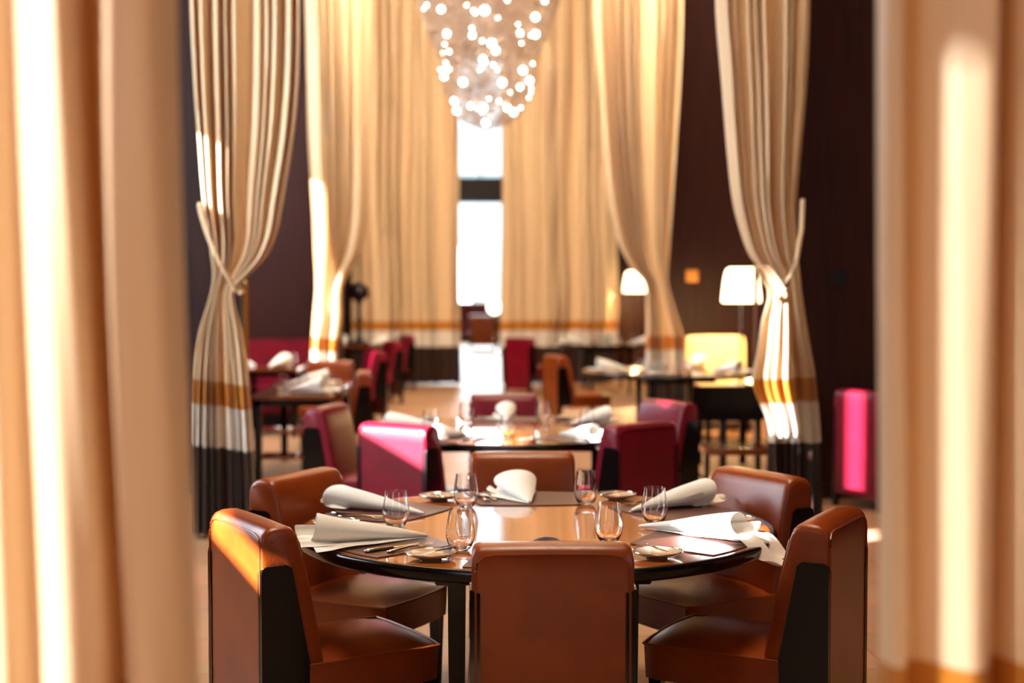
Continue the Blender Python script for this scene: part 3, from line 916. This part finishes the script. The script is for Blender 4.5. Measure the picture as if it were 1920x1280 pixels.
# ------------------------------------------------------------------ chandelier
CY = 15.0; CX = X(915, CY)
def ch_r(z):     # silhouette radius by height, from the photograph
    pts = [(Z(247, CY), .02), (Z(232, CY), 45), (Z(215, CY), 66), (Z(185, CY), 78), (Z(150, CY), 96), (Z(125, CY), 90), (Z(90, CY), 104), (Z(50, CY), 120), (Z(0, CY), 138), (Z(-80, CY), 150), (Z(-260, CY), 165)]
    for (z0, a), (z1, b) in zip(pts, pts[1:]):
        if z0 <= z <= z1: return (a + (b-a)*(z-z0)/(z1-z0))*CY/FPX
    return 0
t = thing('chandelier', (CX, CY, 0))
zb, zt = Z(247, CY), Z(-260, CY)
bm = bmesh.new()
cr = random.Random(3)
for i in range(44000):
    z = zb + (zt-zb)*cr.random()
    if cr.random() > (ch_r(z)/.9)**1.4: continue
    r = ch_r(z)*(cr.random()**.4)
    a = cr.uniform(0, 2*PI)
    c0 = Vector((r*math.cos(a), r*math.sin(a), z))
    q = Matrix.Rotation(cr.uniform(0, PI), 3, 'X') @ Matrix.Rotation(cr.uniform(0, PI), 3, 'Y') @ Matrix.Rotation(cr.uniform(0, PI), 3, 'Z')
    l, w = cr.uniform(.015, .04), cr.uniform(.003, .009)
    vs = [bm.verts.new(c0 + q @ Vector(v)) for v in ((w, 0, 0), (0, w, 0), (-w, 0, 0), (0, -w, 0), (0, 0, l), (0, 0, -l))]
    for f in ((0, 1, 4), (1, 2, 4), (2, 3, 4), (3, 0, 4), (1, 0, 5), (2, 1, 5), (3, 2, 5), (0, 3, 5)):
        bm.faces.new([vs[k] for k in f])
o = finish('crystals', bm, M['crystal'], t, smooth=0); o['kind'] = 'stuff'
# wire spirals that carry the crystals
bm = bmesh.new()
for k in range(14):
    pts = []
    ph0 = 2*PI*k/14
    for i in range(60):
        z = zb+.03 + (zt-zb-.05)*i/59
        pts.append((ch_r(z)*.96*math.cos(ph0+i*.16*(1 if k % 2 else -1)), ch_r(z)*.96*math.sin(ph0+i*.16*(1 if k % 2 else -1)), z))
    tube(bm, pts, .003, 4)
finish('wire_spirals', bm, M['crystal'], t)
bm = bmesh.new(); lathe(bm, [(0, zt-.1), (.012, zt-.1), (.012, H-.06), (.14, H-.05), (.14, H), (0, H)], 24); finish('suspension_rod', bm, M['steel'], t)
bulbs = [(830, 38, 1.0), (908, 45, 1.3), (1000, 50, 1.1), (1017, 20, .8), (840, 80, 1.0), (886, 86, .8), (972, 80, .8), (1001, 78, 1.1), (921, 100, 1.2), (928, 112, 1.0),
         (905, 127, 1.0), (838, 140, 1.1), (834, 153, .9), (869, 166, 1.1), (940, 168, 1.1), (978, 144, 1.1), (991, 160, 1.0), (973, 173, .8), (853, 196, 1.0), (857, 213, 1.0),
         (883, 208, .7), (906, 211, 1.1), (950, 211, .9), (962, 217, 1.0), (911, 235, 1.0), (880, -30, 1), (960, -20, 1), (800, -10, 1), (1040, -15, 1), (900, -90, 1), (1000, -100, 1), (830, -90, 1)]
for i in range(58):  # tiny glowing spheres added to imitate sparkle on the crystals
    yy = cr.uniform(-120, 236); w_ = ch_r(Z(yy, CY))*FPX/CY
    bulbs.append((915 + cr.uniform(-1, 1)*w_, yy, cr.uniform(.28, .5)))
bz = None
for px, py, s in bulbs:
    z = Z(py, CY); xx = X(px, CY) - CX
    rr_ = max(ch_r(z), abs(xx)+.01)
    yy = -math.sqrt(max(0, rr_*rr_ - xx*xx))*.9
    if bz is None:
        bm = bmesh.new(); bmesh.ops.create_uvsphere(bm, u_segments=12, v_segments=8, radius=.028)
        bz = finish('bulb_and_glint', bm, M['bulb_and_glint'], t); b = bz
    else:
        b = bz.copy(); col.objects.link(b)
    b.location = (xx, yy, z); b.scale = (s, s, s)
tag(t, 'tapering crystal chandelier studded with bright bulbs hanging from the ceiling', 'chandelier')

# ------------------------------------------------------------------ light
w = bpy.data.worlds.new('sky'); scn.world = w; w.use_nodes = True
bg = w.node_tree.nodes['Background']
bg.inputs['Color'].default_value = (.80, .93, 1, 1); bg.inputs['Strength'].default_value = 1.9
s = bpy.data.lights.new('sun', 'SUN'); s.energy = 56; s.angle = R(.6); s.color = (.94, .96, 1)
so = bpy.data.objects.new('sun', s); col.objects.link(so)
so.rotation_euler = SUN.to_track_quat('-Z', 'Y').to_euler()

def area(name, loc, target, sx, sy, e, color):
    l = bpy.data.lights.new(name, 'AREA'); l.shape = 'RECTANGLE'; l.size = sx; l.size_y = sy; l.energy = e; l.color = color
    o = bpy.data.objects.new(name, l); col.objects.link(o); o.location = loc
    o.rotation_euler = (Vector(target)-Vector(loc)).to_track_quat('-Z', 'Y').to_euler()
    return o
WARM = (1, .70, .40); COOL = (.78, .90, 1)
area('ceiling_fill_entrance', (.3, -2.5, 8.6), (.3, 4, 0), 4, 2, 22, WARM)  # added fill for the near curtains, no fixture modelled
area('ceiling_fill_front', (.3, 5.6, 8.8), (.3, 5.4, 0), 2, 2, 370, (1, .80, .58))  # added overhead fill for the nearest table, not a modelled lamp
area('ceiling_fill_middle', (.3, 10.5, 8.7), (.3, 12, 0), 4, 3, 180, WARM)  # added warm fill over the middle of the room
area('ceiling_fill_rear', (.3, 15.5, 8.7), (.3, 22.5, 1.5), 4, 3, 2300, (1, .84, .64))  # added fill aimed to brighten the end curtains
area('ceiling_fill_back_room', (.3, 30, 8.6), (.3, 30, 0), 5, 6, 400, (1, .85, .68))  # added fill for the room beyond the end curtains
area('daylight_window_left', (XL+.15, -.9, 3.2), (0, 3.0, 1.6), 4, 4, 70, COOL)
area('daylight_window_right', (XR-.15, -.6, 3.2), (0, 2.4, 1.6), 4, 4, 45, COOL)
area('daylight_window_left_bay', (XL+.15, 7.4, 2.7), (0, 8.2, 1.8), 3, 4, 420, COOL)
area('daylight_window_left_far_bay', (XL+.15, 14.5, 3.5), (0, 16, 2), 2.5, 3.5, 340, COOL)
area('daylight_end_window', (.3, YE-.3, 3.2), (.3, 20, 0), 2.8, 3.5, 500, (.9, .96, 1))

scn.view_settings.view_transform = 'Standard'
scn.view_settings.look = 'None'
scn.view_settings.gamma = 1
scn.view_settings.exposure = 0.35
scn.view_settings.use_curve_mapping = False
scn.cycles.max_bounces = 10
scn.cycles.sample_clamp_indirect = 8
